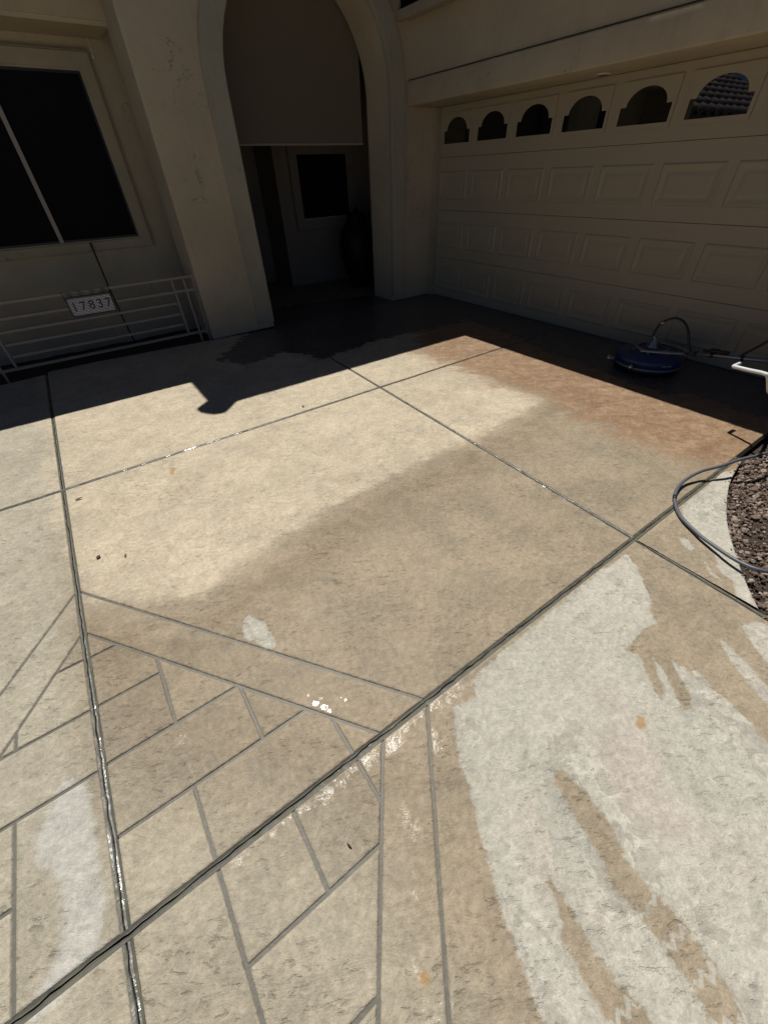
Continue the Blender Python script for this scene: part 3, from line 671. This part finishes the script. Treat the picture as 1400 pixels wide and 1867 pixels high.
# garage door
gd = box('garage_door', P(XD + .012, .33, -1.0), P(XD + .04, 3.532, .3915), M['dark'], house)
seams = [-.998, -.659, -.287, .078, .391]
for a, b in zip(seams, seams[1:]):
    box('door_section', P(XD, .336, a + .0010), P(XD + .0115, 3.5315, b - .0010), M['door'], gd, .0020)
MOD = .3905; Y0 = 3.495                                     # left edge of the first panel
def panel_mesh():
    bm = bmesh.new(); wd, hg_ = .338 * K, .196 * K
    prof = [(0, .0), (.012, .009), (.022, .009), (.052, .002), (.064, .002), (.088, .007)]
    rings = []
    for ins, x in prof:
        rings.append([bm.verts.new((-x, s * (wd / 2 - ins), q * (hg_ / 2 - ins))) for s, q in ((-1,-1),(1,-1),(1,1),(-1,1))])
    for a, b in zip(rings, rings[1:]):
        for k in range(4): bm.faces.new((a[k], a[(k+1) % 4], b[(k+1) % 4], b[k]))
    bm.faces.new(rings[-1]); bmesh.ops.recalc_face_normals(bm, faces=bm.faces[:])
    me = bpy.data.meshes.new('raised_panel'); bm.to_mesh(me); bm.free(); me.materials.append(M['door']); return me
pm = panel_mesh()
for zc in (-.112, -.473, -.826):
    for k in range(8):
        o = link('raised_panel', pm, None, gd); o.location = P(XD - .0006, Y0 - .15 - k * MOD, zc)
# windows: shouldered arches
def win_outline(s=1.0):
    L = [(-.150, -.081), (.150, -.081), (.150, -.002), (.118, -.002)]
    L += [(.118 * math.cos(math.pi * i / 14), -.002 + .078 * math.sin(math.pi * i / 14)) for i in range(1, 14)]
    L += [(-.118, -.002), (-.150, -.002)]
    return [(a * s, b * s) for a, b in L]
def win_meshes():
    bm = bmesh.new(); ow, oh0, oh1 = .168, -.103, .105
    v0 = [bm.verts.new((0, a * K, b * K)) for a, b in ((-ow, oh0), (ow, oh0), (ow, oh1), (-ow, oh1))]
    v1 = [bm.verts.new((0, a * K, b * K)) for a, b in win_outline()]
    es = [bm.edges.new((L[i], L[(i+1) % len(L)])) for L in (v0, v1) for i in range(len(L))]
    bmesh.ops.triangle_fill(bm, edges=es, use_beauty=True)
    fs = bm.faces[:]; ex = bmesh.ops.extrude_face_region(bm, geom=fs)
    for g in ex['geom']:
        if isinstance(g, bmesh.types.BMVert): g.co.x -= .012
    bmesh.ops.recalc_face_normals(bm, faces=bm.faces[:])
    f = bpy.data.meshes.new('window_frame'); bm.to_mesh(f); bm.free(); f.materials.append(M['door'])
    bm = bmesh.new(); L = win_outline(1.0)
    a = [bm.verts.new((-.004, p * K, q * K)) for p, q in L]; b = [bm.verts.new((.002, p * K, q * K)) for p, q in L]
    bm.faces.new(a); bm.faces.new(b[::-1])
    for i in range(len(L)): bm.faces.new((a[i], a[(i+1) % len(L)], b[(i+1) % len(L)], b[i]))
    bmesh.ops.recalc_face_normals(bm, faces=bm.faces[:])
    p = bpy.data.meshes.new('pane'); bm.to_mesh(p); bm.free(); p.materials.append(M['glass'])
    return f, p
wf, wp = win_meshes()
for k in range(8):
    loc = P(XD - .0008, Y0 - .172 - k * MOD + .008, .244)
    o = link('window_frame', wf, None, gd); o.location = loc
    o = link('pane', wp, None, gd); o.location = loc + Vector((-.0026, 0, 0))
    o.rotation_euler = (0, 0, 0)

# ------------------------------------------------------------------ neighbour's roof, seen mirrored in the garage windows
nb = empty('neighbouring_house', 'house with grey wavy roof tiles mirrored in the rightmost garage windows', 'house', (-4.6, 6.0, 0))
nbl = lambda x, y, z: Vector((x - 4.6, y + 6.0, z))
box('wall', nbl(-5, .6, 0), nbl(2.1, 5, 2.4), M['stucco'], nb)
def nroof():
    bm = bmesh.new(); pts = [(-5.4, -.1, 2.18), (2.2, -.1, 2.18), (2.2, 4.9, 4.43), (-5.4, 4.9, 4.43)]
    a = [bm.verts.new(nbl(*p)) for p in pts]; b = [bm.verts.new(nbl(*p) + Vector((0, 0, .08))) for p in pts]
    bm.faces.new(a[::-1]); bm.faces.new(b)
    for i in range(4): bm.faces.new((a[i], a[(i+1) % 4], b[(i+1) % 4], b[i]))
    return bm_obj('roof', bm, M['roof'], nb)
nr = nroof()
def tile_mesh():
    bm = bmesh.new(); n = 10; wd = .40; ln = .50; rows = []
    for yy, zz in ((0, .045), (ln, .012)):
        rows.append([bm.verts.new((wd * i / n, yy, zz + .055 * math.sin(2 * math.pi * i / n) + .03)) for i in range(n + 1)])
    lo = [bm.verts.new((wd * i / n, 0, .045 + .055 * math.sin(2 * math.pi * i / n) + .005)) for i in range(n + 1)]
    for i in range(n):
        bm.faces.new((rows[0][i], rows[0][i+1], rows[1][i+1], rows[1][i])); bm.faces.new((lo[i], lo[i+1], rows[0][i+1], rows[0][i]))
    me = bpy.data.meshes.new('roof_tile'); bmesh.ops.recalc_face_normals(bm, faces=bm.faces[:]); bm.to_mesh(me); bm.free(); me.materials.append(M['tile'])
    me.polygons.foreach_set('use_smooth', [True] * len(me.polygons)); return me
tm = tile_mesh(); pit = math.atan2(2.25, 5.0)
for r in range(14):
    for k in range(17):
        o = link('roof_tile', tm, None, nr)
        d = r * .38 - .05
        o.location = Vector((-4.7 + k * .402 + random.uniform(-.006, .006), -.1 + d * math.cos(pit), 2.26 + d * math.sin(pit)))
        o.rotation_euler = (pit + random.uniform(-.01, .01), 0, random.uniform(-.01, .01))

# ------------------------------------------------------------------ railing with the house number
rl = empty('railing', 'low tan metal railing with horizontal bars in front of the porch window', 'railing', P(.065, 3.66, -1))
YR = 3.66; b2 = .0105
def rail(name, x0, x1, z): box(name, P(x0, YR - b2 * .8, z - b2 * .8), P(x1, YR + b2 * .8, z + b2 * .8), M['iron'], rl, .002)
for z in (-.551, -.940): rail('rail', -.70, .800, z)
rail('rail', -.70, -.055, -.638); rail('rail', .236, .800, -.638)
for z in (-.713, -.789, -.863): rail('rail', -.497, .628, z)
for x in (.725, .640, -.510, -.595):
    box('post', P(x - .0075, YR - .0075, -.93 if x not in (.725, -.595) else -1.03), P(x + .0075, YR + .0075, -.56), M['iron'], rl, .002)
for x in (.790, -.695): box('post', P(x - .009, YR - .0095, -1.03), P(x + .009, YR + .0095, -.535), M['iron'], rl, .002)
pq = empty('house_number_plaque', 'blue and white tiled house number plaque 17837 hung on the railing', 'plaque', P(.081, 3.635, -.68))
frame4('frame', -.058, .220, -.692, -.572, -.049, .211, -.684, -.580, 3.628, 3.650, M['blackm'], pq, .001)
box('backing', P(-.054, 3.6405, -.688), P(.216, 3.647, -.576), M['blackm'], pq)
for k, ch in enumerate('17837'):
    xa_ = -.048 + k * .0518; xb_ = xa_ + .0510
    tl = box('number_tile', P(xa_, 3.6345, -.683), P(xb_, 3.640, -.581), M['tala'], pq)
    fc = bpy.data.curves.new('digit', 'FONT'); fc.body = ch; fc.size = .118; fc.extrude = .0012; fc.align_x = 'CENTER'; fc.align_y = 'CENTER'; fc.offset = .0016
    tmp = bpy.data.objects.new('tmp', fc); C.objects.link(tmp)
    bpy.context.view_layer.update()
    me = bpy.data.meshes.new_from_object(tmp.evaluated_get(bpy.context.evaluated_depsgraph_get())); bpy.data.objects.remove(tmp)
    me.name = 'digit'; me.materials.clear()
    o = link('digit', me, M['digit'], tl); o.rotation_euler = (math.pi / 2, 0, 0)
    o.location = P((xa_ + xb_) / 2, 3.6345, -.632) - pq.location - Vector((0, .0022, 0))
for s in (-1, 1):                                            # scrollwork on top of the frame
    for q in range(2):
        c0 = P(.081 + s * (.035 + q * .065), 3.639, -.560)
        pts = [c0 + Vector((s * (.030 - .0016 * i) * math.cos(i * .5 + .3), 0, (.022 - .0011 * i) * math.sin(i * .5 + .3))) for i in range(17)]
        tube('scroll', pts, .0028, M['blackm'], pq, 6)
for s, x in ((-1, -.058), (1, .220)):
    tube('hanger', [P(x, 3.641, -.60), P(x, 3.641, -.553), P(x, 3.655, -.536), P(x, 3.672, -.548)], .003, M['blackm'], pq, 6)
tube('hanger_cable', [P(.262, 4.150, -.33), P(.258, 4.150, -.6), P(.262, 4.145, -.85), P(.275, 4.12, -1.06)], .009, M['black'])
tag(bpy.data.objects['hanger_cable'], 'black cable hanging down the porch wall below the window', 'cable'); bpy.data.objects['hanger_cable'].name = 'cable'
pc_ = empty('pull_cord', 'thin white pull cord hanging at the window corner under the porch beam', 'cord', P(.713, 4.15, .615))
tube('cord', [P(.713, 4.15, .70), P(.712, 4.15, .66), P(.711, 4.15, .62)], .0022, M['lightw'], pc_, 6)
lathe('knob', [(.002, .02), (.007, .012), (.009, 0), (.006, -.010), (.001, -.014)], M['lightw'], pc_, P(.711, 4.15, .612) - Vector((0, 0, 0)), 12)
# jar in the entry
pt = empty('jar', 'tall dark lidded jar standing in the shaded entry beside the window', 'jar', P(2.77, 4.42, -1))
lathe('body', [(.13, 0), (.15, .02), (.20, .18), (.285, .45), (.30, .62), (.26, .80), (.17, .92), (.14, .96), (.155, 1.0)], M['pot'], pt, P(2.77, 4.42, -1), 36)
lathe('lid', [(.15, 1.001), (.14, 1.03), (.07, 1.06), (.02, 1.07), (.03, 1.10), (.01, 1.12)], M['pot'], pt, P(2.77, 4.42, -1), 28)

# ------------------------------------------------------------------ surface cleaner
DC = pz(1180, 654, -.945); DC.z = 0
sc = empty('surface_cleaner', 'round blue pressure washing surface cleaner standing on wet concrete by garage door', 'cleaner', DC)
lathe('deck', [(.277, .070), (.285, .074), (.284, .128), (.280, .140), (.268, .147), (.20, .160), (.196, .168), (.12, .180), (.05, .186)], M['blue'], sc, DC, 56)
lathe('rim', [(.281, .060), (.295, .062), (.295, .076), (.2855, .078), (.2855, .060)], M['alu'], sc, DC, 56)
lathe('brush_skirt', [(.265, .018), (.275, .018), (.275, .0695), (.265, .0695)], M['black'], sc, DC, 48)
bm = bmesh.new(); add_tube(bm, [DC + Vector((.135 * math.cos(a), .135 * math.sin(a), .192)) for a in np.linspace(.9, 4.9, 28)], .011, 8); bm_obj('top_ring', bm, M['alu'], sc, True)
hub = lathe('swivel_hub', [(.045, .184), (.045, .198), (.028, .205), (.024, .240), (.016, .247), (.016, .270), (.011, .276)], M['chrome'], sc, DC, 20)
for k in range(6):
    a = k * math.pi / 3 + .3
    lathe('bolt', [(.009, 0), (.009, .008), (.005, .010)], M['chrome'], sc, DC + Vector((.16 * math.cos(a), .16 * math.sin(a), .173)), 8)
SE = pz(1425, 660, -.79)
dirv = (SE - DC); dirv.z = 0; dirv.normalize(); sd = Vector((-dirv.y, dirv.x, 0))
def on_v(px, py):                           # pixel -> point in the vertical plane through the handle shaft
    d = Vector(ray(px, py)); o = Vector((0, 0, K)); tt = (DC - o).dot(sd) / d.dot(sd); return o + d * tt
for ang in (2.45, 3.22, 5.70, .9):
    q = DC + Vector((math.cos(ang), math.sin(ang), 0)) * .365; e = Vector((math.cos(ang), math.sin(ang), 0)); sdv = Vector((-e.y, e.x, 0))
    cst = tube('caster', [q - e * .075 + Vector((0, 0, .085)), q - e * .02 + Vector((0, 0, .088)), q + Vector((0, 0, .088)), q + Vector((0, 0, .118))], [.015, .016, .018, .016], M['chrome'], sc, 8)
    bm = bmesh.new(); add_tube(bm, [q + sdv * .010 + Vector((0, 0, .040)), q - sdv * .010 + Vector((0, 0, .040))], .040, 16); bm_obj('wheel', bm, M['black'], cst)
    for s in (-1, 1): tube('fork', [q + sdv * .015 * s + Vector((0, 0, .030)), q + sdv * .015 * s + Vector((0, 0, .088))], .008, M['chrome'], cst, 6)
for s in (-1, 1):                           # forked handle: two arms that meet in one shaft
    tube('handle_arm', catmull([DC + sd * .17 * s + Vector((0, 0, .192)) - dirv * .02, DC + sd * .12 * s + dirv * .14 + Vector((0, 0, .205)), DC + sd * .03 * s + dirv * .30 + Vector((0, 0, .215))], 6), .013, M['alu'], sc, 10)
s0 = DC + dirv * .28 + Vector((0, 0, .215))
tube('handle_shaft', [s0, s0 + (SE - s0) * .5, SE], .017, M['alu'], sc, 12)
g0 = s0 + (SE - s0) * .20; g1 = s0 + (SE - s0) * .48
tube('trigger_gun', catmull([g0 + Vector((0, 0, .030)), g0 * .6 + g1 * .4 + Vector((0, 0, .036)), g1 + Vector((0, 0, .028))], 5), [.012] * 4 + [.020] * 3 + [.014] * 4, M['black'], sc, 10)
lp = [DC + Vector((0, 0, .272))] + [on_v(a, b) for a, b in ((1190,612),(1200,594),(1214,584),(1232,580),(1247,588),(1254,605),(1255,625),(1259,641))]
tube('whip_hose', catmull(lp, 5), .0095, M['black'], sc, 10)
for a, b in ((0, 1), (2, 3)):
    v = lp[b] - lp[a]; tube('fitting', [lp[a] + v * .2, lp[a] + v * .75], .0125, M['chrome'], sc, 10)
for f_ in (.12, .30, .62): tube('clamp', [s0 + (SE - s0) * f_, s0 + (SE - s0) * (f_ + .03)], .0215, M['blackm'], sc, 12)
a0 = on_v(1340, 654); tube('supply_hose', catmull([a0, on_v(1355, 646), on_v(1385, 630), on_v(1420, 612), on_v(1480, 600)], 5), .010, M['black'], sc, 10)
# grip: bent pale bar, 0.4 m above the slab, joined to the shaft
gp = [pz(1347, 663, -.722), pz(1336, 668, -.722), pz(1365, 675, -.715), pz(1392, 681, -.705), pz(1400, 688, -.715), pz(1402, 715, -.80)]
P1 = gp[1]
pts = [gp[0], gp[0] * .3 + P1 * .7] + [P1 * .94 + gp[0] * .03 + gp[2] * .03] + [P1 * .7 + gp[2] * .3, gp[2], gp[3], gp[4], gp[5], gp[5] * .4 + SE * .6, SE]
tube('grip', catmull(pts, 4), .0125, M['white'], sc, 12)
bm = bmesh.new()
for i in range(9):
    a = -2.25 + i * .035; r = .2855
    e = Vector((math.cos(a), math.sin(a), 0)) * (r + .0005)
    if i not in (4,): add_box(bm, DC + e + Vector((-.004, -.001, .104 if i % 2 else .106)), DC + e + Vector((.004, .001, .117)))
bm_obj('decal', bm, M['decal'], sc)
# ------------------------------------------------------------------ grey hose on the slab edge
hp = [(2.9, .12, .02), (2.5, .17, .05)]
hz = [.115, .100, .080, .055, .030, .018, .016, .020, .028, .045, .060]
hx = [(1400,824.7),(1350.5,837.3),(1312.9,849.8),(1275.3,860.3),(1244,879),(1229.4,904.1),(1237.7,937.5),(1267,968.9),(1296.2,991.8),(1348.4,1025.2),(1400,1042)]
hpts = [Vector((x * K, y * K, z)) for x, y, z in hp] + [pz(a, b, -1 + z / K) for (a, b), z in zip(hx, hz)] + [Vector((1.50 * K, -.10 * K, .05)), Vector((1.65 * K, -.30 * K, -.02)), Vector((2.0 * K, -.6 * K, -.03))]
tag(tube('hose', catmull(hpts, 10), .0095, M['hose'], None, 12), 'grey rubber hose looping from the gravel onto the concrete', 'hose')
hs = bpy.data.objects['hose']; cp = catmull(hpts, 10)
for i in (22, 70): tube('cuff', [cp[i], cp[i+1], cp[i+2]], .0112, M['black'], hs, 12)
# ------------------------------------------------------------------ debris
def leaf(px, py, ln, wd, ang, label):
    o0 = pz(px, py); bm = bmesh.new()
    L = [(-.5, 0), (-.25, .4), (.1, .5), (.4, .2), (.5, 0), (.35, -.3), (0, -.45), (-.3, -.3)]
    c_, s_ = math.cos(ang), math.sin(ang)
    for z in (.003, .0055): 
        vs = [bm.verts.new((a * ln * c_ - b * wd * s_, a * ln * s_ + b * wd * c_, z + .006 * abs(b) + (.003 if a > .3 else 0))) for a, b in L]
        bm.faces.new(vs)
    bm.verts.ensure_lookup_table()
    for i in range(8): bm.faces.new((bm.verts[i], bm.verts[(i+1) % 8], bm.verts[8 + (i+1) % 8], bm.verts[8 + i]))
    o = bm_obj('leaf_scrap', bm, M['leaf']); o.location = (o0.x, o0.y, .001)
    tag(o, label, 'leaf', 'scraps of dry leaf on the driveway')
leaf(145, 911, .045, .013, .1, 'dark leaf scrap just below the joint crossing near the left edge')
leaf(181, 1017, .026, .020, .8, 'small dark leaf scrap left of a tiny twig on the large slab')
leaf(230, 1014, .030, .006, 1.2, 'tiny thin twig scrap right of the small dark leaf scrap')
leaf(553, 742, .022, .018, .3, 'small dark scrap beside the joint near the house shadow')
leaf(637, 1542, .020, .005, 1.9, 'tiny curled brown scrap on the tile below the glittering joint')
